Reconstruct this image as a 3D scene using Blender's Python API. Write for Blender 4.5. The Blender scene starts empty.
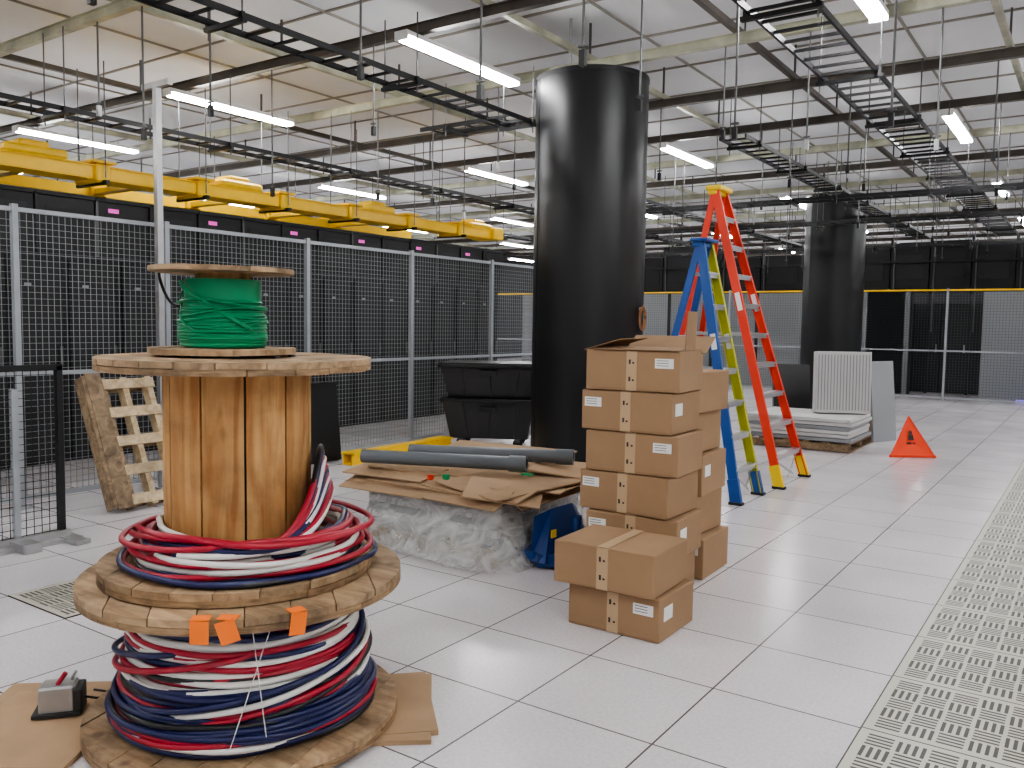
import bpy, math, random, bmesh
from mathutils import Vector, Matrix, Euler
random.seed(7)
R=random.random
def U(a,b): return random.uniform(a,b)
scene=bpy.context.scene
try:
    scene.view_settings.look='AgX - Medium High Contrast'
except Exception as e: print(e)

# ---------------------------------------------------------------- materials
def _new(name):
    m=bpy.data.materials.new(name); m.use_nodes=True
    nt=m.node_tree; b=nt.nodes["Principled BSDF"]
    return m,nt,b
def mat(name,col,rough=0.5,metal=0.0,var=0.0,nscale=8.0,bump=0.0,bscale=60.0,island=0.0,stretch=None,spec=0.5):
    m,nt,b=_new(name)
    b.inputs["Base Color"].default_value=(*col,1); b.inputs["Roughness"].default_value=rough
    b.inputs["Metallic"].default_value=metal
    b.inputs["Specular IOR Level"].default_value=spec
    N=nt.nodes;L=nt.links
    if var>0 or island>0 or bump>0:
        tc=N.new("ShaderNodeTexCoord"); mp=N.new("ShaderNodeMapping")
        L.new(tc.outputs["Object"],mp.inputs["Vector"])
        if stretch: mp.inputs["Scale"].default_value=stretch
    if var>0 or island>0:
        ns=N.new("ShaderNodeTexNoise"); ns.inputs["Scale"].default_value=nscale; ns.inputs["Detail"].default_value=6
        L.new(mp.outputs[0],ns.inputs["Vector"])
        mr=N.new("ShaderNodeMapRange"); mr.inputs[1].default_value=0.3; mr.inputs[2].default_value=0.7
        mr.inputs[3].default_value=1-var; mr.inputs[4].default_value=1+var*0.6
        L.new(ns.outputs["Fac"],mr.inputs[0])
        g=N.new("ShaderNodeNewGeometry")
        mr2=N.new("ShaderNodeMapRange"); mr2.inputs[3].default_value=1-island; mr2.inputs[4].default_value=1+island*0.6
        L.new(g.outputs["Random Per Island"],mr2.inputs[0])
        mu=N.new("ShaderNodeMath"); mu.operation='MULTIPLY'
        L.new(mr.outputs[0],mu.inputs[0]); L.new(mr2.outputs[0],mu.inputs[1])
        vm=N.new("ShaderNodeVectorMath"); vm.operation='SCALE'; vm.inputs[0].default_value=col
        L.new(mu.outputs[0],vm.inputs["Scale"]); L.new(vm.outputs[0],b.inputs["Base Color"])
    if bump>0:
        n2=N.new("ShaderNodeTexNoise"); n2.inputs["Scale"].default_value=bscale; n2.inputs["Detail"].default_value=4
        L.new(mp.outputs[0],n2.inputs["Vector"])
        bp=N.new("ShaderNodeBump"); bp.inputs["Strength"].default_value=bump; bp.inputs["Distance"].default_value=0.01
        L.new(n2.outputs["Fac"],bp.inputs["Height"]); L.new(bp.outputs[0],b.inputs["Normal"])
    return m
def emis(name,col,s):
    m,nt,b=_new(name)
    b.inputs["Base Color"].default_value=(*col,1)
    b.inputs["Emission Color"].default_value=(*col,1); b.inputs["Emission Strength"].default_value=s
    return m
def wood(name,c1,c2,stretch,scale=6,island=0.2,rough=0.7,knots=True,stain=0.35):
    m,nt,b=_new(name); N=nt.nodes;L=nt.links
    b.inputs["Roughness"].default_value=rough
    tc=N.new("ShaderNodeTexCoord"); mp=N.new("ShaderNodeMapping"); mp.inputs["Scale"].default_value=stretch
    L.new(tc.outputs["Object"],mp.inputs["Vector"])
    g=N.new("ShaderNodeNewGeometry")
    off=N.new("ShaderNodeVectorMath"); off.operation='ADD'
    sc=N.new("ShaderNodeMath"); sc.operation='MULTIPLY'; sc.inputs[1].default_value=37.0
    L.new(g.outputs["Random Per Island"],sc.inputs[0])
    L.new(mp.outputs[0],off.inputs[0]); L.new(sc.outputs[0],off.inputs[1])
    ns=N.new("ShaderNodeTexNoise"); ns.inputs["Scale"].default_value=scale; ns.inputs["Detail"].default_value=8; ns.inputs["Distortion"].default_value=1.2
    L.new(off.outputs[0],ns.inputs["Vector"])
    cr=N.new("ShaderNodeValToRGB"); cr.color_ramp.elements[0].position=0.33; cr.color_ramp.elements[0].color=(*c1,1)
    cr.color_ramp.elements[1].position=0.62; cr.color_ramp.elements[1].color=(*c2,1)
    L.new(ns.outputs["Fac"],cr.inputs[0])
    mr2=N.new("ShaderNodeMapRange"); mr2.inputs[3].default_value=1-island; mr2.inputs[4].default_value=1+island*0.5
    L.new(g.outputs["Random Per Island"],mr2.inputs[0])
    # weather stains
    ws=N.new("ShaderNodeTexNoise"); ws.inputs["Scale"].default_value=4.5; ws.inputs["Detail"].default_value=9; ws.inputs["Roughness"].default_value=.65
    L.new(tc.outputs["Object"],ws.inputs["Vector"])
    wr=N.new("ShaderNodeMapRange"); wr.inputs[1].default_value=.36; wr.inputs[2].default_value=.56; wr.inputs[3].default_value=1-stain; wr.inputs[4].default_value=1.04
    L.new(ws.outputs["Fac"],wr.inputs[0])
    mm=N.new("ShaderNodeMath"); mm.operation='MULTIPLY'; L.new(mr2.outputs[0],mm.inputs[0]); L.new(wr.outputs[0],mm.inputs[1])
    vm=N.new("ShaderNodeVectorMath"); vm.operation='SCALE'
    L.new(cr.outputs[0],vm.inputs[0]); L.new(mm.outputs[0],vm.inputs["Scale"])
    last=vm.outputs[0]
    if knots:
        mp2=N.new("ShaderNodeMapping"); mp2.inputs["Scale"].default_value=tuple(3.2 if s<1 else 5.5 for s in stretch)
        L.new(tc.outputs["Object"],mp2.inputs["Vector"])
        vo=N.new("ShaderNodeTexVoronoi"); vo.inputs["Scale"].default_value=1.0
        L.new(mp2.outputs[0],vo.inputs["Vector"])
        k=N.new("ShaderNodeMapRange"); k.inputs[1].default_value=0.09; k.inputs[2].default_value=0.17; k.inputs[3].default_value=0.8; k.inputs[4].default_value=0.0
        L.new(vo.outputs["Distance"],k.inputs[0])
        mx=N.new("ShaderNodeMixRGB"); mx.inputs[2].default_value=(c1[0]*.35,c1[1]*.3,c1[2]*.3,1)
        L.new(k.outputs[0],mx.inputs[0]); L.new(last,mx.inputs[1]); last=mx.outputs[0]
    L.new(last,b.inputs["Base Color"])
    bp=N.new("ShaderNodeBump"); bp.inputs["Strength"].default_value=0.25; bp.inputs["Distance"].default_value=0.005
    L.new(ns.outputs["Fac"],bp.inputs["Height"]); L.new(bp.outputs[0],b.inputs["Normal"])
    return m

class NG:
    def __init__(s,nt): s.nt=nt
    def m(s,op,a,b=None,c=None):
        n=s.nt.nodes.new("ShaderNodeMath"); n.operation=op
        for i,v in enumerate((a,b,c)):
            if v is None: continue
            if isinstance(v,(int,float)): n.inputs[i].default_value=v
            else: s.nt.links.new(v,n.inputs[i])
        return n.outputs[0]
def floor_mat():
    m,nt,b=_new("raised_floor_laminate"); N=nt.nodes;L=nt.links; g=NG(nt)
    tc=N.new("ShaderNodeTexCoord"); sp=N.new("ShaderNodeSeparateXYZ"); L.new(tc.outputs["Object"],sp.inputs[0])
    fx=g.m('DIVIDE',g.m('ADD',sp.outputs[0],0.70),0.61); fy=g.m('DIVIDE',g.m('SUBTRACT',sp.outputs[1],2.85),0.61)
    def edge(f):
        fr=g.m('FRACT',f); return g.m('MINIMUM',fr,g.m('SUBTRACT',1.0,fr))
    e=g.m('MINIMUM',edge(fx),edge(fy))
    seam=g.m('LESS_THAN',e,0.0065)
    cell=N.new("ShaderNodeCombineXYZ"); L.new(g.m('FLOOR',fx),cell.inputs[0]); L.new(g.m('FLOOR',fy),cell.inputs[1])
    wn=N.new("ShaderNodeTexWhiteNoise"); wn.noise_dimensions='3D'; L.new(cell.outputs[0],wn.inputs["Vector"])
    ns=N.new("ShaderNodeTexNoise"); ns.inputs["Scale"].default_value=60; ns.inputs["Detail"].default_value=5; ns.inputs["Roughness"].default_value=.75; L.new(tc.outputs["Object"],ns.inputs["Vector"])
    n3=N.new("ShaderNodeTexNoise"); n3.inputs["Scale"].default_value=1.5; n3.inputs["Detail"].default_value=6; L.new(tc.outputs["Object"],n3.inputs["Vector"])
    v=g.m('ADD',g.m('MULTIPLY',wn.outputs[0],0.07),g.m('ADD',g.m('MULTIPLY',ns.outputs["Fac"],0.65),g.m('MULTIPLY',n3.outputs["Fac"],0.20)))
    v=g.m('ADD',v,0.52)
    vm=N.new("ShaderNodeVectorMath"); vm.operation='SCALE'; vm.inputs[0].default_value=(0.735,0.70,0.72); L.new(v,vm.inputs["Scale"])
    mx=N.new("ShaderNodeMixRGB"); mx.inputs[2].default_value=(0.13,0.11,0.11,1); L.new(seam,mx.inputs[0]); L.new(vm.outputs[0],mx.inputs[1])
    L.new(mx.outputs[0],b.inputs["Base Color"])
    L.new(g.m('ADD',g.m('MULTIPLY',n3.outputs["Fac"],0.16),0.13),b.inputs["Roughness"]); b.inputs["Specular IOR Level"].default_value=0.55
    return m
def perf_mat():
    m,nt,b=_new("perforated_tile_metal"); N=nt.nodes;L=nt.links; g=NG(nt)
    tc=N.new("ShaderNodeTexCoord"); sp=N.new("ShaderNodeSeparateXYZ"); L.new(tc.outputs["Object"],sp.inputs[0])
    tx=g.m('FRACT',g.m('DIVIDE',sp.outputs[0],0.61)); ty=g.m('FRACT',g.m('DIVIDE',sp.outputs[1],0.61))
    ed=g.m('MINIMUM',g.m('MINIMUM',tx,g.m('SUBTRACT',1.0,tx)),g.m('MINIMUM',ty,g.m('SUBTRACT',1.0,ty)))
    inner=g.m('GREATER_THAN',ed,0.05)
    seam=g.m('LESS_THAN',ed,0.007)
    K=5/0.9
    ax=g.m('MULTIPLY',g.m('SUBTRACT',tx,0.05),K); ay=g.m('MULTIPLY',g.m('SUBTRACT',ty,0.05),K)
    chk=g.m('MODULO',g.m('ADD',g.m('FLOOR',ax),g.m('FLOOR',ay)),2.0)
    a=g.m('FRACT',ax); c=g.m('FRACT',ay)
    def slots(p,q):
        f=g.m('FRACT',g.m('MULTIPLY',p,4.0))
        s1=g.m('MULTIPLY',g.m('GREATER_THAN',f,0.26),g.m('LESS_THAN',f,0.76))
        s2=g.m('MULTIPLY',g.m('GREATER_THAN',q,0.08),g.m('LESS_THAN',q,0.92))
        return g.m('MULTIPLY',s1,s2)
    s=g.m('ADD',g.m('MULTIPLY',slots(a,c),chk),g.m('MULTIPLY',slots(c,a),g.m('SUBTRACT',1.0,chk)))
    mask=g.m('MAXIMUM',g.m('MULTIPLY',s,inner),seam)
    mx=N.new("ShaderNodeMixRGB"); mx.inputs[1].default_value=(0.56,0.54,0.46,1); mx.inputs[2].default_value=(0.05,0.045,0.035,1)
    L.new(mask,mx.inputs[0]); L.new(mx.outputs[0],b.inputs["Base Color"]); b.inputs["Roughness"].default_value=0.4
    return m
def wrap_mat():
    m,nt,b=_new("stretch_wrap_film"); N=nt.nodes;L=nt.links
    b.inputs["Base Color"].default_value=(0.72,0.72,0.70,1); b.inputs["Roughness"].default_value=0.12
    b.inputs["Specular IOR Level"].default_value=0.8
    tc=N.new("ShaderNodeTexCoord"); mp=N.new("ShaderNodeMapping"); mp.inputs["Scale"].default_value=(1.0,1.0,1.6); mp.inputs["Rotation"].default_value=(.5,.4,0); L.new(tc.outputs["Object"],mp.inputs[0])
    ns=N.new("ShaderNodeTexNoise"); ns.inputs["Scale"].default_value=4; ns.inputs["Detail"].default_value=4; ns.inputs["Distortion"].default_value=2.2
    L.new(mp.outputs[0],ns.inputs["Vector"])
    mr=N.new("ShaderNodeMapRange"); mr.inputs[1].default_value=.35; mr.inputs[2].default_value=.7; mr.inputs[3].default_value=0.24; mr.inputs[4].default_value=0.60
    L.new(ns.outputs["Fac"],mr.inputs[0]); L.new(mr.outputs[0],b.inputs["Alpha"])
    bp=N.new("ShaderNodeBump"); bp.inputs["Strength"].default_value=0.7; bp.inputs["Distance"].default_value=0.04
    L.new(ns.outputs["Fac"],bp.inputs["Height"]); L.new(bp.outputs[0],b.inputs["Normal"])
    return m

M={}
M['floor']=floor_mat(); M['perf']=perf_mat(); M['wrap']=wrap_mat()
M['ceil']=mat("ceiling_deck_paint",(0.82,0.83,0.84),0.7,var=.08,nscale=0.8)
M['rib']=mat("ceiling_seam",(0.30,0.28,0.24),0.7)
M['wall']=mat("dark_wall_paint",(0.03,0.03,0.034),0.8,var=.1)
M['wallL']=mat("grey_wall_paint",(0.35,0.35,0.35),0.8,var=.06)
M['beam']=mat("painted_steel_beam",(0.115,0.10,0.085),0.45,0.5,var=.3,nscale=3)
M['galv']=mat("gold_galvanized_strut",(0.50,0.50,0.38),0.38,0.6,var=.35,nscale=4)
M['galv2']=mat("zinc_steel",(0.46,0.46,0.46),0.4,0.7,var=.12)
M['rod']=mat("threaded_rod_steel",(0.13,0.13,0.13),0.45,0.8)
M['blk']=mat("black_powder_coat",(0.010,0.010,0.011),0.45)
M['col']=mat("black_column_wrap",(0.007,0.007,0.008),0.38,var=.3,nscale=2,bump=.08,bscale=2)
M['rack']=mat("rack_black_steel",(0.008,0.008,0.009),0.5)
M['rackd']=mat("rack_door_mesh",(0.018,0.018,0.020),0.55,island=.4)
M['tube']=emis("fluorescent_tube",(0.985,0.99,1.0),80)
M['house']=mat("white_fixture",(0.8,0.8,0.78),0.5)
M['fence']=mat("fence_grey_wire",(0.27,0.285,0.29),0.5,0.3)
M['fence2']=mat("cage_grey_wire",(0.10,0.11,0.115),0.5,0.3)
M['fpost']=mat("fence_grey_post",(0.36,0.38,0.40),0.45,0.3,var=.08)
M['yel']=mat("yellow_fiber_duct",(0.95,0.58,0.008),0.4,var=.06)
M['woodR']=wood("reel_flange_pine",(0.29,0.18,0.095),(0.47,0.325,0.19),(1.0,9,6),2.2,.26,stain=.5)
M['woodE']=wood("reel_flange_edge",(0.21,0.125,0.06),(0.40,0.26,0.14),(2,2,14),4.0,.25,knots=False,stain=.5)
M['woodD']=wood("reel_drum_stave",(0.38,0.17,0.052),(0.60,0.35,0.14),(7,7,0.8),2.2,.16,stain=.25)
M['woodP']=wood("pallet_pine",(0.17,0.11,0.065),(0.35,0.25,0.15),(3,3,3),4,.35,knots=False)
M['woodPl']=wood("pallet_pine_light",(0.42,0.30,0.17),(0.60,0.48,0.31),(3,3,3),4,.2,knots=False,stain=.2)
M['card']=mat("corrugated_cardboard",(0.335,0.208,0.114),0.8,var=.08,nscale=5,island=.05,bump=.05)
M['card2']=mat("old_cardboard_sheet",(0.40,0.265,0.155),0.85,var=.15,nscale=4,island=.2)
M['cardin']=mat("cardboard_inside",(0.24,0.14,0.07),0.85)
M['tape']=mat("packing_tape",(0.50,0.35,0.21),0.3)
M['label']=mat("paper_label",(0.82,0.82,0.80),0.6)
M['ink']=mat("black_ink",(0.03,0.03,0.03),0.6)
M['cr']=mat("cable_red",(0.38,0.012,0.035),0.35)
M['cw']=mat("cable_white",(0.76,0.74,0.70),0.38)
M['cb']=mat("cable_navy",(0.010,0.015,0.080),0.3)
M['ck']=mat("cable_black",(0.010,0.010,0.012),0.3)
M['cg']=mat("cable_green",(0.0,0.25,0.10),0.32)
M['otag']=mat("orange_tag",(0.95,0.20,0.02),0.6)
M['ocord']=mat("orange_cord",(0.40,0.19,0.08),0.5)
M['lred']=mat("fiberglass_red",(0.72,0.050,0.02),0.4)
M['lblue']=mat("fiberglass_blue",(0.012,0.075,0.29),0.4)
M['lgrn']=mat("fiberglass_olive",(0.42,0.42,0.03),0.45)
M['lyel']=mat("ladder_yellow_plastic",(0.88,0.60,0.02),0.45)
M['alu']=mat("ladder_aluminium",(0.50,0.51,0.52),0.35,0.8)
M['pvc']=mat("grey_conduit",(0.12,0.135,0.15),0.33)
M['bin']=mat("black_bin_plastic",(0.012,0.012,0.013),0.3,bump=.03)
M['wht']=mat("white_panel",(0.60,0.60,0.59),0.55,island=.08)
M['gryp']=mat("grey_panel",(0.28,0.29,0.30),0.6,island=.08)
M['dgry']=mat("dark_grey_panel",(0.09,0.092,0.095),0.6,island=.15)
M['cone']=mat("caution_orange",(0.90,0.075,0.02),0.6)
M['mag']=emis("magenta_label",(0.85,0.10,0.55),0.6)
M['purple']=emis("violet_led",(0.25,0.12,1.0),2.0)
M['jack']=mat("pallet_jack_blue",(0.008,0.045,0.19),0.4)
M['rub']=mat("rubber_black",(0.02,0.02,0.02),0.7)
M['dgreen']=mat("green_sticker",(0.02,0.28,0.10),0.5)

# ---------------------------------------------------------------- mesh builder
class MB:
    def __init__(s): s.v=[];s.f=[];s.m=[];s.sm=[];s.mats=[]
    def mi(s,k):
        if k not in s.mats: s.mats.append(k)
        return s.mats.index(k)
    def add(s,vs,fs,k,smooth=False):
        o=len(s.v); s.v+= [tuple(x) for x in vs]; i=s.mi(k)
        for f in fs: s.f.append(tuple(o+j for j in f)); s.m.append(i); s.sm.append(smooth)
    def box(s,c,d,k,rot=None,bev=0.0):
        hx,hy,hz=d[0]/2,d[1]/2,d[2]/2; c=Vector(c)
        mt=Euler(rot).to_matrix() if rot is not None and not isinstance(rot,Matrix) else rot
        if bev>0:
            b=bev; P=[]
            for sx in(-1,1):
                for sy in(-1,1):
                    for sz in(-1,1):
                        P.append((sx*(hx-b),sy*(hy-b),sz*hz)); P.append((sx*(hx-b),sy*hy,sz*(hz-b))); P.append((sx*hx,sy*(hy-b),sz*(hz-b)))
            bm=bmesh.new(); [bm.verts.new(p) for p in P]; bmesh.ops.convex_hull(bm,input=bm.verts)
            bmesh.ops.dissolve_limit(bm,angle_limit=0.01,verts=bm.verts,edges=bm.edges)
            bm.verts.index_update(); vs=[v.co.copy() for v in bm.verts]; fs=[[v.index for v in f.verts] for f in bm.faces]; bm.free()
        else:
            vs=[Vector((x*hx,y*hy,z*hz)) for x in(-1,1) for y in(-1,1) for z in(-1,1)]
            fs=[(0,1,3,2),(4,6,7,5),(0,4,5,1),(2,3,7,6),(0,2,6,4),(1,5,7,3)]
        vs=[(mt@v if mt is not None else v)+c for v in vs]
        s.add(vs,fs,k)
    def beam(s,p,q,w,h,k,up=(0,0,1)):
        p=Vector(p);q=Vector(q);d=(q-p); L=d.length; d.normalize(); up=Vector(up)
        a=d.cross(up)
        if a.length<1e-4: a=d.cross(Vector((0,1,0)))
        a.normalize(); b=a.cross(d)
        mt=Matrix((a,d,b)).transposed()
        s.box((p+q)/2,(w,L,h),k,mt)
    def cyl(s,p,q,r,k,seg=16,r2=None,cap=True,smooth=True):
        p=Vector(p);q=Vector(q);d=(q-p).normalized(); r2=r if r2 is None else r2
        a=d.cross(Vector((0,0,1)))
        if a.length<1e-4: a=Vector((1,0,0))
        a.normalize(); b=d.cross(a)
        vs=[];
        for i in range(seg):
            t=2*math.pi*i/seg; e=a*math.cos(t)+b*math.sin(t); vs+= [p+e*r,q+e*r2]
        s.add(vs,[(2*i,2*((i+1)%seg),2*((i+1)%seg)+1,2*i+1) for i in range(seg)],k,smooth)
        if cap: s.add(vs,[tuple(2*i for i in reversed(range(seg))),tuple(2*i+1 for i in range(seg))],k)
    def pipe(s,p,q,r,ri,k,seg=24):
        s.cyl(p,q,r,k,seg,cap=False); s.cyl(q,p,ri,k,seg,cap=False)
        p=Vector(p);q=Vector(q);d=(q-p).normalized();a=d.cross(Vector((0,0,1))).normalized();b=d.cross(a)
        for c in(p,q):
            vs=[]
            for i in range(seg):
                t=2*math.pi*i/seg;e=a*math.cos(t)+b*math.sin(t);vs+=[c+e*r,c+e*ri]
            s.add(vs,[(2*i,2*((i+1)%seg),2*((i+1)%seg)+1,2*i+1) for i in range(seg)],k)
    def tube(s,pts,r,k,closed=True,seg=7):
        n=len(pts); P=[Vector(p) for p in pts]; vs=[]
        for i in range(n):
            if closed: d=P[(i+1)%n]-P[i-1]
            else: d=P[min(i+1,n-1)]-P[max(i-1,0)]
            d.normalize(); a=d.cross(Vector((0,0,1)))
            if a.length<1e-3: a=Vector((1,0,0))
            a.normalize(); b=d.cross(a)
            for j in range(seg):
                t=2*math.pi*j/seg; vs.append(P[i]+(a*math.cos(t)+b*math.sin(t))*r)
        fs=[]
        for i in range(n if closed else n-1):
            i2=(i+1)%n
            for j in range(seg):
                j2=(j+1)%seg; fs.append((i*seg+j,i*seg+j2,i2*seg+j2,i2*seg+j))
        s.add(vs,fs,k,True)
        if not closed:
            s.add(vs[:seg],[tuple(range(seg))],k); s.add(vs[-seg:],[tuple(range(seg))],k)
    def prism(s,poly,z0,z1,k,kside=None):
        n=len(poly); vs=[(x,y,z0) for x,y in poly]+[(x,y,z1) for x,y in poly]
        s.add(vs,[tuple(reversed(range(n))),tuple(range(n,2*n))]+[(i,(i+1)%n,(i+1)%n+n,i+n) for i in range(n)],k)
    def done(s,name,loc=(0,0,0),rz=0.0,parent=None):
        me=bpy.data.meshes.new(name); me.from_pydata(s.v,[],s.f)
        for k in s.mats: me.materials.append(M[k])
        me.polygons.foreach_set("material_index",s.m); me.polygons.foreach_set("use_smooth",s.sm); me.update()
        o=bpy.data.objects.new(name,me); scene.collection.objects.link(o); o.location=loc; o.rotation_euler=(0,0,rz)
        if parent: o.parent=parent
        return o
def link_copy(o,loc,rz=0.0):
    c=o.copy(); scene.collection.objects.link(c); c.location=loc; c.rotation_euler=(0,0,rz); return c

# ---------------------------------------------------------------- room shell
X0,X1,Y0,Y1,H=-22.0,6.0,-5.0,38.0,4.75
b=MB(); b.box(((X0+X1)/2,(Y0+Y1)/2,-0.1),(X1-X0,Y1-Y0,0.2),'floor'); b.done("floor")
b=MB(); b.box(((X0+X1)/2,(Y0+Y1)/2,H+0.1),(X1-X0,Y1-Y0,0.2),'ceil')
y=Y0+0.3
while y<Y1:
    b.box(((X0+X1)/2,y,H-0.010),(X1-X0-.02,0.025,0.02),'rib'); y+=1.22
x=X0+.6
while x<X1:
    b.box((x,(Y0+Y1)/2,H-0.01),(0.025,Y1-Y0-.02,0.02),'rib'); x+=2.44
b.done("ceiling")
b=MB(); b.box((X0-.1,(Y0+Y1)/2,H/2),(.2,Y1-Y0+.4,H),'wall'); b.done("wall_left")
b=MB(); b.box((X1+.1,(Y0+Y1)/2,H/2),(.2,Y1-Y0+.4,H),'wallL'); b.done("wall_right")
b=MB(); b.box(((X0+X1)/2,Y1+.1,H/2),(X1-X0,.2,H),'wall'); b.done("wall_back")
b=MB(); b.box(((X0+X1)/2,Y0-.1,H/2),(X1-X0,.2,H),'wallL'); b.done("wall_front")

b=MB(); b.box((0.61,0.61*12,0.0025),(1.22,0.61*24,0.005),'perf'); b.done("perforated_floor_tile_strip",(-0.70,2.85-0.61*5,0))
b=MB(); b.box((0.305,0.305,0.0025),(0.61,0.61,0.005),'perf'); b.done("perforated_floor_tile",(-0.70-0.61*7,2.85-0.61,0))

# ---------------------------------------------------------------- ceiling steel
yb=[8.0+1.83*k for k in range(-6,16)]
b=MB()
XL,XR=X0+.2,X1-.1
for i,yy in enumerate(yb):
    k='galv' if i in(6,4,9,11,13) else 'beam'
    xm,w_=(XL+XR)/2,XR-XL
    b.box((xm,yy,4.29),(w_,0.035,0.08),k); b.box((xm,yy,4.334),(w_,0.075,0.008),k); b.box((xm,yy,4.246),(w_,0.075,0.008),k)
for xx in (-19,-15.8,-12.6,-9.9,-7.3,-4.6,-3.0,-0.9,1.7,4.4):
    k='beam' if xx in(-9.9,-3.0) else 'galv'
    b.box((xx,(Y0+Y1)/2,4.37),(0.055,Y1-Y0-.3,0.06),k)
    for yy in yb: b.box((xx,yy,4.56),(0.02,0.02,0.34),'rod')
b.done("steel_strut_grid")

# fluorescent fixtures
fx=MB(); fx.box((0,0,0.035),(0.15,1.80,0.04),'house'); fx.box((0,0,-0.005),(0.10,1.74,0.045),'tube')
for e in(-.9,.9): fx.box((0,e,0.015),(0.15,0.02,0.08),'house')
for e in(-.6,.6): fx.cyl((0,e,0.05),(0,e,0.1),0.004,'rod',6)
first=None
for xx in (-19.7,-16.1,-12.5,-8.95,-5.36,-1.67,2.0,5.2):
    for yy in (-3.5,1.15,6.80,12.35,17.95,23.4,29.0,34.6):
        if first is None: first=fx.done("fluorescent_light",(xx,yy,4.14))
        else: link_copy(first,(xx,yy,4.14))

# ladder trays
def tray(name,x,y0,L,z,w=0.32,axis='y'):
    b=MB()
    for s_ in(-1,1): b.box((s_*w/2,L/2,0),(0.02,L,0.045),'blk')
    t=0.12
    while t<L: b.box((0,t,-.005),(w,0.025,0.02),'blk'); t+=0.25
    t=0.4
    while t<L:
        for s_ in(-1,1):
            b.cyl((s_*(w/2+.03),t,-0.12),(s_*(w/2+.03),t,4.24-z),0.0065,'rod',6)
            b.box((s_*(w/2+.03),t,-0.02),(0.03,0.03,0.07),'blk')
        b.box((0,t,-0.045),(w+.12,0.04,0.03),'blk')
        t+=1.83
    o=b.done(name,(x,y0,z))
    if axis=='x': o.rotation_euler=(0,0,-math.pi/2)
    return o
T_="cable_ladder_tray"
tray(T_,-5.2,-0.17,7.8,3.68)
tray(T_,-1.85,-0.17,22,3.68,0.42)
tray(T_,-3.55,9.43,12.5,3.70,0.3)
tray(T_,-8.2,2.0,20,3.5,0.3)
tray(T_,-11.0,2.0,20,3.5,0.3)
tray(T_,-6.6,7.75,1.2,3.78,0.3,'x')
tray(T_,-7.9,12.8,8,3.42,0.3,'x')
tray(T_,-10,15.2,12,3.36,0.3,'x')
tray(T_,-10,19.5,12,3.30,0.3,'x')
tray(T_,0.2,9.43,12.5,3.6,0.3)
tray(T_,-6.4,12,10,3.6,0.3)

# hanging rods
b=MB()
for yy in yb[2:]:
    for xx in (-7.6,-6.8,-5.9,-4.5,-3.1,-2.5,-1.1,-.3,0.9,1.7,3):
        if R()<0.10: continue
        if abs(xx+4.5)<.3 and (abs(yy-8)<1 or abs(yy-17.2)<1): continue
        x=xx+U(-.2,.2); zb=U(3.0,3.45) if R()<.75 else U(2.8,3.0)
        b.cyl((x,yy,4.24),(x,yy,zb),0.0085,'rod',6)
        b.box((x,yy,zb+.05),(0.035,0.035,0.09),'blk' if R()<.9 else 'galv2')
        b.box((x,yy,zb+.12),(0.06,0.02,0.015),'rod')
b.done("hanging_threaded_rods")

# ---------------------------------------------------------------- columns
def column(x,y,r,top):
    b=MB(); b.cyl((0,0,0),(0,0,top),r,'col',64)
    b.cyl((0,0,top-.03),(0,0,top+.01),r+.006,'blk',64); b.cyl((0,0,0),(0,0,.1),r+.012,'rub',64)
    for a in (0.8,-2.2): b.box((math.cos(a)*r,math.sin(a)*r,top/2),(.01,.02,top),'blk',(0,0,a))
    b.cyl((-.1,-.3,top),(-.1,-.3,4.74),0.015,'galv2',8)
    b.done("black_round_column",(x,y,0))
column(-4.62,8.1,0.60,4.15); column(-4.38,17.3,0.56,4.10)
b=MB()
b.box((0,0,.12),(.04,.03,.03),'galv2')
for i in range(5):
    r=.075+.007*i; b.tube([(.012+.008*(i%3),r*.8*math.cos(2*math.pi*j/20),r*1.25*math.sin(2*math.pi*j/20)+.02) for j in range(20)],.006,'ocord',True,6)
b.done("hanging_cord_coil",(-4.0,8.14,1.62),.05)

# ---------------------------------------------------------------- fence
def fence(name,length,h=2.44,sp=1.706,pitch=0.052,top='fpost',phase=0.0,k='fence',th=.0042,extra=()):
    b=MB(); t=0
    n=int(length/pitch)
    for i in range(n+1): b.box((i*pitch,0,h/2+.03),(th,th,h-.1),k)
    for j in range(int((h-.12)/pitch)): b.box((length/2,0.004,0.1+j*pitch),(length,th,th),k)
    for z in (0.08,1.10,h-.02): b.box((length/2,-.012,z),(length,0.03,0.035),top if z>2 else 'fpost')
    t=phase; ps=[]
    while t<=length+.01: ps.append(t); t+=sp
    for t in ps+list(extra):
        b.box((t,-.02,h/2+.01),(0.045,0.05,h+.02),'fpost'); b.box((t,-.02,.006),(.14,.14,.012),'fpost')
    return b.done(name)
YS=4.70-1.706*3-0.9
f=fence("mesh_security_fence",15.3,phase=0.9,extra=(3.36-YS,))
f.rotation_euler=(0,0,math.pi/2); f.location=(-7.2,YS,0)
b=MB(); b.box((0,0,1.82),(0.055,0.055,3.64),'galv2'); b.box((0,0,3.64),(.4,.05,.05),'galv2'); b.box((0,0,.01),(.10,.10,.02),'galv2')
b.done("steel_strut_post",(-7.04,4.54,0))
f=fence("mesh_security_fence",19.0,sp=2.44,pitch=0.06,top='yel',k='fence2',th=.005); f.location=(-15,20.6,0)

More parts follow.
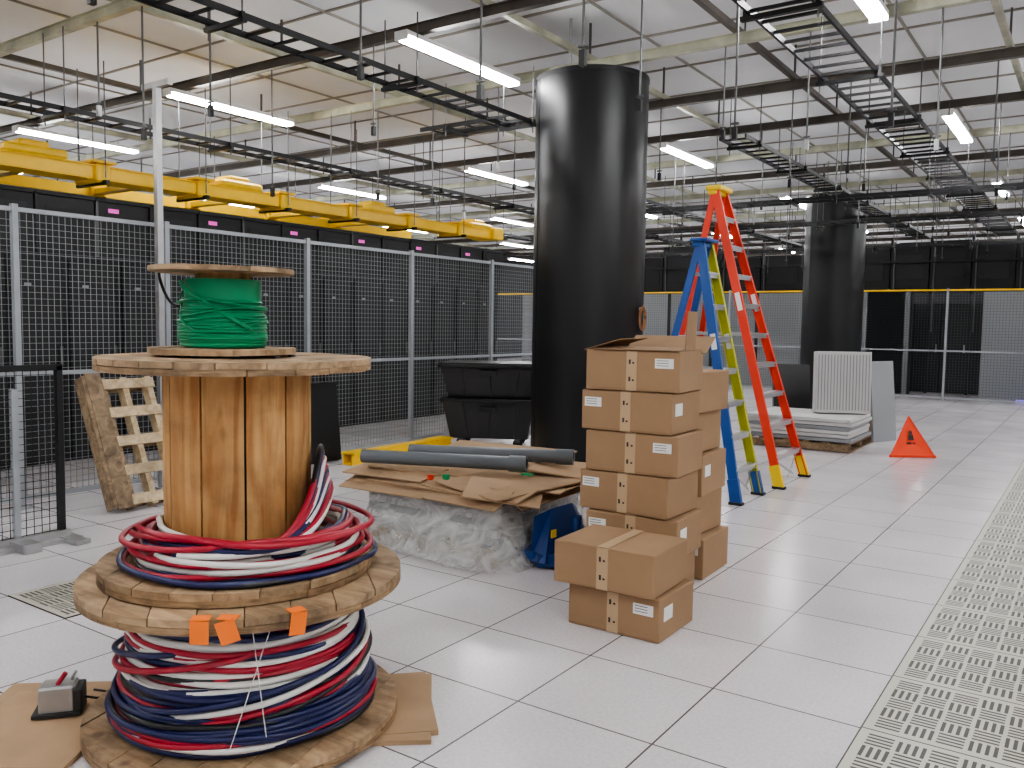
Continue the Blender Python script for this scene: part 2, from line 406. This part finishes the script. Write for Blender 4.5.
# enclosures behind the far fence
b=MB()
x=-15
while x<-4.6:
    b.box((x+.6,0,1.22),(1.16,.05,2.44),'gryp'); b.box((x+1.21,0,1.25),(.05,.08,2.5),'blk'); x+=1.25
b.box((-4.35,0,1.22),(.85,.05,2.44),'gryp')
x=-2.3;i=0
while x<4:
    b.box((x+.6,0,1.22),(1.16,.05,2.44),'gryp' if i in(0,) else 'dgry'); b.box((x+1.21,0,1.25),(.05,.08,2.5),'blk'); x+=1.25; i+=1
b.done("grey_partition_panels",(0,22.2,0))
b=MB()
x=-15
while x<4.5:
    w_=U(.6,1.3); h_=U(0.9,1.35)
    b.box((x+w_/2,0,2.5+h_/2),(w_-.03,.4,h_),'rack'); b.box((x+w_/2,-.21,2.5+h_*.5),(w_*.7,.02,h_*.5),'rackd'); b.box((x,0,1.9),(.06,.1,3.8),'blk')
    b.box((x+.1,-.22,2.6),(.03,.03,2.2),'rod'); x+=w_
b.box((-5,0,2.50),(20,.5,.06),'blk'); b.box((-5,-.05,3.2),(20,.5,.05),'blk')
b.done("overhead_equipment_enclosure",(0,23.0,0))
b=MB(); b.box((0,0,1.1),(.6,1.1,2.2),'rack'); b.box((0,-.56,1.1),(.56,.03,2.1),'rackd'); b.box((.22,-.59,1.1),(.03,.03,.2),'galv2')
for s_ in(-1,1): b.box((s_*.28,-.57,1.1),(.03,.03,2.14),'blk')
fr=b.done("server_rack",(-3.6,23.9,0))
for i in range(-4,14):
    if i: link_copy(fr,(-3.6-i*.62+.0,23.9,0))
b=MB(); b.box((-.4,0,.02),(2.2,.03,.03),'purple'); b.done("violet_led_strip",(0,21.7,0))

# ---------------------------------------------------------------- racks left
b=MB()
b.box((0,0,1.1),(1.1,0.6,2.2),'rack')
b.box((.56,0,1.1),(.03,.57,2.12),'rackd')
for s_ in(-1,1): b.box((.58,s_*.27,1.1),(.02,.03,2.14),'rack')
for z in (.04,2.16,1.1): b.box((.58,0,z),(.02,.57,.04),'rack')
b.box((.60,.22,1.15),(.03,.03,.2),'rod')
b.box((.582,-.1,1.9),(.004,.07,.03),'gryp')
rk=b.done("server_rack",(-9.75,-2.2,0))
for i in range(1,25): link_copy(rk,(-9.75,-2.2+i*.61,0))
b=MB()
for i in range(22):
    y=-1.3+i*.64
    b.box((0,y+.31,2.55),(.05,.62,.64),'rack'); b.box((.03,y+.31,2.85),(.05,.62,.04),'rackd')
    if i%2==0:
        b.box((.03,y+.2,2.74),(.006,.12,.045),'mag')
    b.box((.03,y+.005,2.55),(.03,.03,.64),'rod' if i%3==1 else 'blk'); b.box((.027,y+.33,2.53),(.004,.45,.4),'rackd')
b.box((-.5,5.7,2.85),(1.0,14,.05),'rack')
b.done("aisle_containment_panel",(-9.10,0,0))

# yellow fibre duct
b=MB()
L=13.6
b.box((0,0,0),(.34,L,.025),'yel')
for s_ in(-1,1): b.box((s_*.17,0,.06),(.02,L,.12),'yel'); b.box((s_*.18,0,.125),(.05,L,.015),'yel')
t=-L/2+.3; i=0
while t<L/2:
    b.box((0,t,.055),(.46,.16,.20),'yel',bev=.02); b.box((0,t,.165),(.50,.26,.03),'yel'); 
    if i%2==0: b.box((.02,t+.55,.17),(.42,.62,.10),'yel',bev=.03); b.box((.02,t+.55,.24),(.30,.3,.08),'yel',bev=.02)
    for s_ in(-1,1): b.cyl((s_*.26,t,0),(s_*.26,t,1.2),.007,'rod',6)
    b.box((0,t,-.045),(.60,.04,.04),'blk')
    t+=1.22; i+=1
b.box((0,L/2-.1,.08),(.5,.3,.2),'yel',bev=.02)
b.box((-1.3,1.5,.06),(.3,9,.12),'yel')
for t in(-1,0.3,1.6,2.9,4.2): b.box((-1.3,t,.08),(.42,.2,.2),'yel',bev=.02); b.beam((-1.3,t,.05),(-.1,t,.05),.12,.06,'yel')
b.done("yellow_fiber_duct",(-8.95,5.4,3.03))

# ---------------------------------------------------------------- reels
def planks(b,R_,z0,z1,n,k,ang=0,gap=.004):
    w=2*R_/n; ca,sa=math.cos(ang),math.sin(ang)
    for i in range(n):
        a=-R_+i*w+gap/2; c=-R_+(i+1)*w-gap/2
        ps=[]
        for j in range(13):
            x=a+(c-a)*j/12; ps.append((x,-math.sqrt(max(R_*R_-x*x,1e-6))))
        for j in range(13):
            x=c-(c-a)*j/12; ps.append((x,math.sqrt(max(R_*R_-x*x,1e-6))))
        ps=[(x*ca-y*sa,x*sa+y*ca) for x,y in ps]
        dz=U(-.0015,.0015)
        b.prism(ps,z0+dz,z1+dz,k)
def ring(b,r,z,cab,k,wr=.012,wz=.012,cx=0,cy=0,n=56,tilt=0.0,seg=7):
    p1,p2,p3,p4=[U(0,6.28) for _ in range(4)]
    pts=[]
    for i in range(n):
        t=2*math.pi*i/n
        rr=r+wr*math.sin(2*t+p1)+wr*.6*math.sin(3*t+p2)+wr*.3*math.sin(7*t+p4)
        zz=z+wz*math.sin(t+p3)+wz*.6*math.sin(3*t+p4)+tilt*math.sin(t+p2)
        pts.append((cx+rr*math.cos(t),cy+rr*math.sin(t),zz))
    b.tube(pts,cab,k,True,seg)
def flange(b,R_,z0,th,n,ang):
    h=th/2
    planks(b,R_,z0,z0+h-.001,n,'woodE',ang+math.pi/2)
    planks(b,R_,z0+h,z0+th,n,'woodR',ang)
RX,RY=-2.69,2.085
b=MB(); 
flange(b,.585,0,.05,8,.3); b.cyl((0,0,.05),(0,0,.53),.30,'woodD',32)
flange(b,.597,.53,.05,8,.9)
for i in range(8):
    t=i*.785+.2; b.cyl((.22*math.cos(t),.22*math.sin(t),.58),(.22*math.cos(t),.22*math.sin(t),.587),.014,'rod',8)
b.cyl((0,0,.05),(0,0,.525),.37,'ck',32)
def pal(z):
    u=R()
    if z<.20: return 'cb' if u<.70 else 'cr' if u<.79 else 'ck' if u<.95 else 'cw'
    if z<.36: return 'cr' if u<.36 else 'cb' if u<.66 else 'cw' if u<.84 else 'ck'
    return 'cw' if u<.45 else 'cr' if u<.68 else 'cb' if u<.94 else 'ck'
for i in range(125):
    z=.065+.445*(i/125)
    r=.446-.055*abs((z-.1)/.4)+U(-.020,.020)+(.025 if z<.18 else 0)
    ring(b,r,min(max(z,.075),.500),.0112,pal(z),.009,.010)
for i in range(9):
    t0=U(0,6.28); k=['cb','cr','cw','cb','ck'][i%5]; pts=[]
    for j in range(40):
        u=j/39; t=t0+j*.09; z=.14+.26*u; rr=.40+.070*math.sin(math.pi*u)**.4+.006*math.sin(j*.5+i)
        pts.append((rr*math.cos(t),rr*math.sin(t),z))
    b.tube(pts,.0112,k,False)
for a0,dd in((-.50,.012),(-.62,-.004)):
    b.tube([((.497+.004*math.sin(j))*math.cos(a0-dd*j),(.497+.004*math.sin(j))*math.sin(a0-dd*j),.51-j*.018) for j in range(24)],.0020,'cw',False,5)
b.done("wooden_cable_reel",(RX,RY,.026))
for (a,w,tl) in ((-.90,.060,.03),(-.755,.062,-.30),(-.385,.054,.10)):
    b=MB(); 
    b.box((0,0,-.036),(w,.002,.078),'otag',(.06,tl,0)); b.box((0,.02,.006),(w,.05,.002),'otag',(0,0,tl))
    b.done("orange_tag",(RX+.603*math.cos(a),RY+.603*math.sin(a),.606),a+math.pi/2)
# upper reel
Z2=.610; DH=.772
b=MB(); flange(b,.505,0,.05,7,.6)
for i in range(11):
    t0=2*math.pi*i/11+.014;t1=2*math.pi*(i+1)/11-.016; ps=[]
    for j in range(6):
        t=t0+(t1-t0)*j/5; ps.append((.272*math.cos(t),.272*math.sin(t)))
    for j in range(6):
        t=t1-(t1-t0)*j/5; ps.append((.24*math.cos(t),.24*math.sin(t)))
    b.prism(ps,.05,DH,'woodD')
b.cyl((0,0,.05),(0,0,DH),.235,'ink',24)
flange(b,.502,DH,.045,8,.25)
for i in range(8):
    t=i*.785+.1; b.cyl((.2*math.cos(t),.2*math.sin(t),DH+.045),(.2*math.cos(t),.2*math.sin(t),DH+.053),.014,'rod',8)
b.done("wooden_cable_reel",(RX-.03,RY-.005,Z2))
# loose coils round the upper reel
b=MB()
lay=[(.455,.064),(.43,.063),(.40,.063),(.37,.064),(.34,.066),
     (.442,.086),(.415,.085),(.385,.086),(.357,.087),(.333,.088),
     (.425,.108),(.398,.108),(.370,.109),(.346,.110),(.322,.110),
     (.408,.130),(.380,.131),(.356,.132),(.332,.133),
     (.388,.152),(.364,.153),(.340,.155),(.318,.156),(.37,.172),(.345,.174)]
cs=['cb','ck','cb','cr','cb','cr','cw','cb','cr','cw','cr','cr','cw','cb','cr','cw','cr','cw','cr','cb','cr','cw','cb','cr','cr']
for (r,z),k in zip(lay,cs):
    ring(b,r+U(-.008,.008),z,.0115,k,.016,.004,cx=.035,cy=.025,tilt=.012)
for i in range(6):
    ring(b,.40+U(-.05,.04),.165+U(-.02,.015),.0115,['cw','cr','cw','cb','cr','cr'][i],.024,.012,cx=.035,cy=.025,tilt=.026)
for i,k in enumerate(['ck','cb','cr','cw','cr','cb','cr','cw','cb','cr','cr','cw']):
    pts=[]; a=.62+U(-.05,.05); hmax=.455-.018*i+U(-.012,.012)
    for j in range(48):
        u=j/47; t=a-1.9+u*3.6; e=math.exp(-abs((u-.56)/.22)**2.2)
        h=.125+.002*i+(hmax-.125)*e; r=.305+.004*i+.06*(1-e)
        pts.append((r*math.cos(t)+.02*(1-e),r*math.sin(t)+.015*(1-e),h))
    b.tube(pts,.0115,k,False)
b.done("loose_cable_coil",(RX-.03,RY,Z2))
# green wire spool
b=MB(); planks(b,.27,0,.022,5,'woodR',.4,.001); b.cyl((0,0,.02),(0,0,.31),.10,'woodD',20); b.cyl((0,0,.024),(0,0,.28),.140,'cg',28)
for i in range(84):
    z=.030+.245*(i/84); r=.147+U(-.003,.005)+.010*math.sin(z*20)-(.010 if z>.2 else 0)
    ring(b,r,z,.0042,'cg',.0015,.002,n=44,seg=5)
for i in range(6): ring(b,.160,U(.05,.20),.0042,'cg',.004,.008,n=44,tilt=.015,seg=5)
for i in range(3):
    t0=U(3,5); pts=[((.16+.012*math.sin(j*.5))*math.cos(t0+j*.1),(.16+.012*math.sin(j*.5))*math.sin(t0+j*.1),.27-j*.010) for j in range(22)]
    b.tube(pts,.0042,'cg',False,5)
planks(b,.265,.305,.323,5,'woodR',1.1,.001)
pts=[(-.20-.05*math.sin(j*.35),-.12+.003*j,.333-.012*j+.03*math.sin(j*.5)) for j in range(14)]
b.tube([(-.17,-.1,.333)]+pts,.006,'ck',False,6)
b.done("green_wire_spool",(RX-.085,RY-.03,Z2+DH+.056))

# cardboard under reel + gadget
b=MB(); b.box((0,0,.010),(1.76,.60,.018),'card2'); b.box((.76,.03,.012),(.24,.55,.020),'card2',(0,0,.10)); b.box((-.6,-.1,.011),(.5,.6,.018),'card2',(0,0,-.1)); b.done("flattened_cardboard",(-2.84,2.02,0),math.radians(40))
b=MB(); b.box((0,0,.06),(.13,.10,.11),'galv2',bev=.008); b.box((.075,0,.05),(.03,.11,.10),'ink',bev=.005); b.cyl((0,-.02,.115),(.03,-.02,.16),.009,'cr',8)
b.cyl((0.04,.02,.115),(.06,.02,.15),.006,'galv2',8); b.box((0,0,.01),(.17,.13,.014),'ink')
b.tube([(.09,0,.05),(.13,.02,.03),(.16,.06,.013),(.15,.12,.012),(.1,.15,.012)],.005,'ck',False,6)
b.done("electrical_tester_box",(-3.29,1.66,.024),.9)

# ---------------------------------------------------------------- boxes
def carton(x,y,z,w,d,h,rz,label=1,open_=False,tape=True):
    b=MB(); b.box((0,0,h/2),(w,d,h-.004),'card',bev=.005)
    if not open_:
        b.box((0,0,h),(.004,d*.98,.002),'ink')
    else:
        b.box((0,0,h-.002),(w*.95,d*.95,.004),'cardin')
    if tape:
        if not open_: b.box((0,0,h+.0005),(.06,d+.002,.002),'tape')
        b.box((0,-d/2-.0005,h*.5),(.064,.002,h*.96),'tape')
        b.box((0,d/2+.0005,h*.5),(.064,.002,h*.96),'tape')
        for zz in (.30,.72):
            b.box((-.014+U(-.004,.004),-d/2-.002,h*zz),(.012,.001,.026),'ink'); b.box((.010,-d/2-.002,h*zz-.006),(.012,.001,.010),'ink')
    if label:
        lx=(w/2-.09) if label>0 else (-w/2+.075)
        b.box((lx,-d/2-.001,h*.70),(.11,.002,.055),'label')
        for q in range(3): b.box((lx-.01,-d/2-.0025,h*.70+.016-.014*q),(.07,.001,.003),'ink')
        if R()<.35: b.box((w/2+.001,-d/2+.10,h*.6),(.002,.10,.07),'label')
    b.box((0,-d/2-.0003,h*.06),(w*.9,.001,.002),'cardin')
    if open_:
        b.box((-w/2+.10,0,h+.03),(.24,d*.98,.004),'card',(0,-.28,0))
        b.box((0.06,d/2+.04,h+.03),(w*.9,.20,.004),'card',(.5,0,0))
        b.box((0.02,-d/2+.07,h+.010),(w*.9,.17,.004),'card',(.08,0,0))
        b.box((w/2-.002,-.02,h+.115),(.005,d*.40,.22),'card',(0,.05,0))
    return b.done("cardboard_box",(x,y,z),rz)
hz=.236
carton(-1.975,3.99,0,.52,.42,.225,0,1)
carton(-2.02,3.95,.227,.56,.44,.222,.03,0)
for i in range(6):
    dx=[0.0,.04,.0,.03,.0,.02][i]; rz=[.02,.06,-.02,.05,.02,.08][i]
    carton(-2.235+dx,4.58,i*(hz+.002),.57,.42,hz,rz,[1,-1,-1,1,-1,1][i] if i<5 else 1,i==5)
for i in range(5):
    carton(-2.30+[.06,0,.03,-.02,.02][i],5.13,i*(hz+.022),.57,.46,hz+.02,[.03,-.03,.05,0,-.05][i],1)

# ---------------------------------------------------------------- pallets
def pallet_mesh(W=1.1,D=1.0,k='woodP',n=6):
    b=MB()
    for t in(-1,0,1): b.box((0,t*(D/2-.02),.055),(W,.04,.09),k)
    for i in range(n): b.box((-W/2+.045+i*(W-.09)/(n-1),0,.11),(.09,D,.018),k)
    for i in(0,2,4): b.box((-W/2+.045+i*(W-.09)/4,0,.009),(.09,D,.016),k)
    return b
b=MB()
PW,PH=.50,1.12
for t,k in((0.08,'woodP'),(.5,'woodPl'),(1,'woodPl')):
    b.box((t*(PW-.05)-PW/2+.025,0,PH/2),(.05,.09,PH),k)
for i in range(5): b.box((0.03,-.055,.06+i*(PH-.12)/4),(PW-.04,.018,.085),'woodPl')
for i in range(3): b.box((0,.055,.06+i*(PH-.12)/2),(PW,.018,.085),'woodP')
b.box((-PW/2-.02,-.055,PH/2+.02),(.13,.02,PH+.04),'woodP'); b.box((-PW/2-.10,.0,PH/2+.02),(.03,.12,PH),'woodP')
o=b.done("wooden_pallet",(-6.42,4.05,0.02)); o.rotation_euler=(-.42,0,math.pi/2+.0)
bp=pallet_mesh(1.2,1.1); bp.done("wooden_pallet",(-3.72,4.93,0))
b=MB()
for i in range(5): b.box((U(-.01,.01),U(-.01,.01),.022+i*.052),(1.14,1.04,.048),'wht' if i%2 else 'gryp')
b.done("floor_tile_stack",(-3.72,4.93,.124))
b=MB(); nn=200; lv=16; vs=[]
for l in range(lv):
    u=l/(lv-1); z=.010+.385*u
    for i in range(nn):
        t=2*math.pi*i/nn; c,s_=math.cos(t),math.sin(t)
        e=7.0; rr=1/((abs(c)**e+abs(s_)**e)**(1/e))
        fl=(1-u)**2*.09*(1+.9*math.cos(t+.6))
        wv=.009*math.sin(t*9+3*u)+.006*math.sin(t*25-6*u)+.004*math.sin(t*41+8*u)+.008*math.sin(t*5+6*u)
        q=(1.5-u*1.1)
        sx=.63+fl+wv*q; sy=.585+fl+wv*q
        vs.append((c*rr*sx,s_*rr*sy,z+.006*math.sin(t*9+u*4)*(1 if l else 0)))
fs=[(l*nn+i,l*nn+(i+1)%nn,(l+1)*nn+(i+1)%nn,(l+1)*nn+i) for l in range(lv-1) for i in range(nn)]
b.add(vs,fs,'wrap',True)
vs=[];A_,B_=26,9
for i in range(A_):
    t=-1.9+2.0*i/(A_-1)
    for j in range(B_):
        v=j/(B_-1); rr=1/((abs(math.cos(t))**5+abs(math.sin(t))**5)**.2)
        r=.60+.17*v+.02*math.sin(i*1.1+j)+.015*math.sin(i*2.3-j*1.4)
        vs.append((math.cos(t)*rr*r*1.02,math.sin(t)*rr*r*.97,.012+.22*(1-v)**2+.020*abs(math.sin(i*.9+j*.8))))
b.add(vs,[(i*B_+j,(i+1)*B_+j,(i+1)*B_+j+1,i*B_+j+1) for i in range(A_-1) for j in range(B_-1)],'wrap',True)
b.done("plastic_stretch_wrap",(-3.72,4.93,0))
# cardboard sheets
b=MB()
def sheet(x,y,z,w,d,rz,rx=0,ry=0,th=.010): b.box((x,y,z),(w,d,th),'card2',(rx,ry,rz))
sheet(0,0,.02,1.38,1.25,.04); sheet(-.05,-.06,.045,1.5,1.1,-.10); sheet(.12,.16,.066,1.35,1.1,.12,.02); sheet(-.12,.10,.088,1.3,1.0,.2,0,.02)
sheet(.45,-.25,.085,.65,.85,-.25,.05,.04); sheet(.60,.28,.11,.55,.6,.35,0,.10); sheet(-.45,-.45,.082,.7,.35,.08,.12)
sheet(.30,-.62,.03,.7,.22,-.05,.45); sheet(-.35,-.64,.01,.75,.2,.03,.30)
sheet(.68,-.2,.02,.16,.8,.02,0,.5); sheet(-.2,.52,.12,1.1,.5,.1,.12); sheet(.1,-.52,.055,1.3,.25,.0,.18); sheet(.55,-.5,.06,.5,.4,.5,.15,.12)
b.box((-.02,-.57,.10),(.022,.04,.035),'lred'); b.box((.06,-.50,.10),(.04,.03,.04),'dgreen'); b.box((.50,-.16,.122),(.08,.04,.010),'dgreen')
b.done("flattened_cardboard_pile",(-3.70,4.98,.412))
b=MB()
for (p,q) in(((-.62,-.54,-.004),(.52,-.10,.0)),((-.50,-.16,.004),(.66,.30,.014))):
    p=Vector(p);q=Vector(q); b.pipe(p,q,.049,.040,'pvc'); b.pipe(q-(q-p)*.10,q+(q-p)*.002,.057,.043,'pvc')
b.done("grey_conduit_pipes",(-3.76,4.97,.594))
# pallet jack
b=MB()
for s_ in(-1,1): b.box((-.55,s_*.2,.085),(1.15,.15,.05),'jack')
vs=[(0,-.28,.05),(.12,-.28,.05),(.12,.28,.05),(0,.28,.05),(0,-.24,.33),(.05,-.12,.37),(.05,.12,.37),(0,.24,.33)]
b.add(vs,[(0,1,2,3),(4,7,6,5),(0,4,5,1),(1,5,6,2),(2,6,7,3),(3,7,4,0)],'jack')
b.box((.15,0,.10),(.16,.24,.06),'jack',bev=.01); b.cyl((.20,-.09,.09),(.20,-.03,.09),.09,'rub',20); b.cyl((.20,.03,.09),(.20,.09,.09),.09,'rub',20)
b.cyl((.17,0,.15),(.17,0,.32),.035,'jack',14); b.beam((.05,-.27,.06),(.24,-.1,.06),.04,.08,'jack')
b.box((.10,-.16,.22),(.01,.05,.05),'lyel')
b.done("pallet_jack",(-2.93,4.76,0),-.05)

# yellow rail, black panel & bins
b=MB(); LY=1.75
b.box((0,0,.012),(.14,LY,.02),'yel') 
for s_ in(-1,1): b.box((s_*.065,0,.06),(.012,LY,.12),'yel')
b.box((0,LY/2-.15,.125),(.2,.3,.02),'yel'); b.box((0,-LY/2+.15,.125),(.2,.3,.02),'yel'); b.box((0,0,.125),(.15,LY,.01),'yel')
b.done("yellow_duct_section",(-6.70,7.40,0),.02)
b=MB(); b.box((0,0,.44),(.03,.80,.88),'bin',bev=.008); b.box((.03,0,.44),(.03,.72,.8),'blk'); 
o=b.done("black_panel",(-6.98,6.32,0.01)); o.rotation_euler=(0,-.10,0)
def tub(W,D,Ht):
    b=MB(); w0,d0=W*.84,D*.76
    o_=[(-w0/2,-d0/2,.0),(w0/2,-d0/2,.0),(w0/2,d0/2,.0),(-w0/2,d0/2,.0),(-W/2,-D/2,Ht),(W/2,-D/2,Ht),(W/2,D/2,Ht),(-W/2,D/2,Ht)]
    i_=[(a*.95,c*.94,d+(.03 if d==0 else 0)) for a,c,d in o_]
    b.add(o_+i_,[(3,2,1,0),(0,1,5,4),(1,2,6,5),(2,3,7,6),(3,0,4,7),(8,9,10,11),(8,12,13,9),(9,13,14,10),(10,14,15,11),(11,15,12,8),(4,5,13,12),(5,6,14,13),(6,7,15,14),(7,4,12,15)],'bin')
    for s_ in(-1,1):
        b.box((0,s_*D/2,Ht-.02),(W+.05,.05,.05),'bin',bev=.01); b.box((s_*W/2,0,Ht-.02),(.05,D+.05,.05),'bin',bev=.01)
    for t in(-.3,0,.3): b.beam((t*w0,-d0/2-.005,.02),(t*W,-D/2-.005,Ht-.04),.05,.02,'bin',(0,1,0))
    b.box((0,-D/2-.03,Ht*.75),(.22,.03,.06),'bin')
    return b
t=tub(1.16,.72,.50)
for sx in(-1,1):
    for sy in(-1,1): t.cyl((sx*.36,sy*.2-.02,-.06),(sx*.36,sy*.2+.02,-.06),.06,'rub',14); t.box((sx*.36,sy*.2,-.02),(.06,.05,.05),'rod')
t.done("black_utility_bin",(-6.39,8.78,.12),.5)
t=tub(1.22,.76,.42); t.box((0,0,.43),(1.24,.78,.02),'bin',bev=.005); t.done("black_utility_bin",(-6.38,8.78,.63),.48)

# frame panel at left with base plates
b=MB()
b.box((0,0,.62),(.04,.04,1.22),'blk'); b.box((0,-.30,.55),(.04,.04,1.06),'fpost'); b.box((0,-1.6,.62),(.04,.04,1.22),'blk'); b.box((0,-.8,1.22),(.04,1.64,.04),'blk'); b.box((0,-.8,.05),(.04,1.6,.04),'blk')
for i in range(31): b.box((0,-.03-i*.052,.63),(.004,.004,1.16),'blk')
for i in range(22): b.box((.004,-.8,.08+i*.052),(.004,1.6,.004),'blk')
b.box((.02,-.78,.014),(.16,1.75,.028),'galv2'); b.box((.02,.02,.02),(.46,.10,.03),'galv2'); b.box((.02,-1.5,.02),(.46,.1,.03),'galv2')
b.box((.0,-.8,.05),(.05,1.7,.05),'galv2'); b.box((.06,-.30,.035),(.30,.12,.06),'galv2')
b.done("mesh_frame_panel",(-5.95,3.05,0))
# ---------------------------------------------------------------- ladders
def ladder(name,loc,xf,xb,Hh,wb,wt,n,kf1,kf2,kb,cap,boots,rz=0,ct=.05):
    b=MB(); 
    def P(xe,s_,h): 
        u=h/Hh; return Vector((xe*(1-u),s_*(wb*(1-u)+wt*u)/2,h))
    up=(0,1,0)
    for s_,k in((-1,kf1),(1,kf2)):
        b.beam(P(xf,s_,0),P(xf,s_,Hh),.085,.012,k,up); 
        d=Vector((0,-s_*.014,0))
        for e in(-.037,.037): b.beam(P(xf,s_,0)+d+Vector((e,0,0)),P(xf,s_,Hh)+d+Vector((e,0,0)),.010,.03,k,up)
        b.beam(P(xf,s_,0),P(xf,s_,.22),.10,.045,boots,up); b.box(P(xf,s_,.012),(.12,.07,.024),'rub')
        b.beam(P(xb,s_*.92,0),P(xb,s_*.92,Hh-.03),.06,.03,kb,up)
        b.beam(P(xb,s_*.92,0),P(xb,s_*.92,.12),.07,.04,boots,up); b.box(P(xb,s_*.92,.010),(.08,.06,.02),'rub')
        hh=Hh*.50
        b.beam(P(xf,s_,hh),P(xb,s_*.92,hh),.008,.03,'alu')
        b.beam(P(xf,s_,Hh*.58)+Vector((0,-.009,0)),P(xf,s_,Hh*.64)+Vector((0,-.009,0)),.05,.003,'label',up)
    for i in range(n):
        h=Hh*(i+1)/(n+1); a=P(xf,-1,h);c=P(xf,1,h)
        b.box((a+c)/2,(.085,(c-a).length,.022),'alu'); b.box((a+c)/2+Vector((.03,0,-.02)),(.01,(c-a).length,.04),'alu')
        for s_,q in((-1,a),(1,c)): b.beam(q+Vector((0,-s_*.02,-.01)),q+Vector((0,-s_*.10,-.01)),.05,.03,'alu')
        if i%2==0 or i<2:
            a=P(xb,-.92,h);c=P(xb,.92,h); b.beam(a,c,.03,.03,'alu')
    b.beam(P(xf,-1,Hh*1/(n+1)-.02),P(xf,.2,.08),.004,.02,'alu'); b.beam(P(xf,1,Hh*1/(n+1)-.02),P(xf,-.2,.08),.004,.02,'alu')
    b.box((0,0,Hh+.01),(.17,wt+.09,ct),cap,bev=.012); b.box((-.02,0,Hh-.03),(.10,wt+.05,.05),cap,bev=.01)
    return b.done(name,loc,rz)
ladder("red_step_ladder",(-3.37,8.62,0.002),.87,-.50,2.98,.86,.26,9,'lred','lred','lred','lyel','lyel')
ladder("blue_step_ladder",(-3.06,7.50,0.002),.49,-.52,2.34,.58,.22,7,'lblue','lgrn','lblue','lblue','lblue',ct=.03)

# ---------------------------------------------------------------- far pallet with panels
pallet_mesh(1.35,1.2,'woodP').done("wooden_pallet",(-3.20,11.70,0))
b=MB()
for i in range(6): b.box((U(-.02,.02),U(-.02,.02),.024+i*.05),(1.32,1.16,.042),'wht' if i%3 else 'gryp')
b.done("floor_tile_stack",(-3.20,11.70,.122))
b=MB()
for j in range(5):
    b.box((0,j*.045,.42),(.70,.035,.82),'wht',bev=.004)
for i in range(17): b.box((-.32+i*.04,-.02,.42),(.012,.006,.74),'gryp')
o=b.done("ribbed_panel_stack",(-2.80,11.80,.425)); o.rotation_euler=(-.06,0,.45)
b=MB()
for j in range(6): b.box((0,j*.045,.55),(.5,.03,1.12),['gryp','card2','dgry','wht','card2','dgry'][j])
o=b.done("leaning_board_stack",(-2.42,12.62,.01)); o.rotation_euler=(-.10,0,1.15)
b=MB()
for j in range(3): b.box((0,j*.04,.5),(.55,.03,.98),'bin')
o=b.done("black_panel",(-3.92,13.35,.01)); o.rotation_euler=(-.16,0,.5)

# caution sign
b=MB()
A=[(math.cos(math.radians(a))*.31,math.sin(math.radians(a))*.31,.02) for a in(-90-60,-90+60,90)]
T=(0,0,.49)
for i in range(3):
    p=Vector(A[i]);q=Vector(A[(i+1)%3]); t=Vector(T); n=((q-p).cross(t-p)).normalized()
    mid=(p+q+t)/3-n*.015
    b.add([p,q,t,mid],[(0,1,3),(1,2,3),(2,0,3)],'cone')
    b.cyl(p,t,.008,'cone',8); b.beam(p,q,.02,.03,'cone')
    c=(p+q)/2+(t-(p+q)/2)*.52+n*.004; 
    up=(t-(p+q)/2).normalized(); rt=(q-p).normalized()
    def plate(u,v,w,h): 
        cc=c+rt*u+up*v; b.add([cc-rt*w-up*h,cc+rt*w-up*h,cc+rt*w*.7+up*h,cc-rt*w*.7+up*h],[(0,1,2,3)],'ink')
    plate(0,.035,.022,.022); plate(0,-.025,.035,.035); plate(-.03,-.10,.03,.012)
    plate(.03,-.10,.02,.007)
    b.cyl(p-Vector((0,0,.02)),p+Vector((0,0,.01)),.02,'cone',8)
b.done("orange_caution_sign",(-1.92,11.4,0),math.radians(35))

# ---------------------------------------------------------------- world, camera
w=bpy.data.worlds.new("world"); scene.world=w; w.use_nodes=True
w.node_tree.nodes["Background"].inputs[0].default_value=(0.5,0.5,0.5,1); w.node_tree.nodes["Background"].inputs[1].default_value=0.1
cd=bpy.data.cameras.new("camera"); cam=bpy.data.objects.new("camera",cd); scene.collection.objects.link(cam)
cd.sensor_width=36; cd.lens=850/1024*36; cd.clip_end=100
cam.location=(0,0,1.57)
cam.rotation_euler=(Matrix.Rotation(math.radians(34.7),3,'Z')@Matrix.Rotation(math.radians(90-4.1),3,'X')@Matrix.Rotation(.0145,3,'Z')).to_euler()
scene.camera=cam
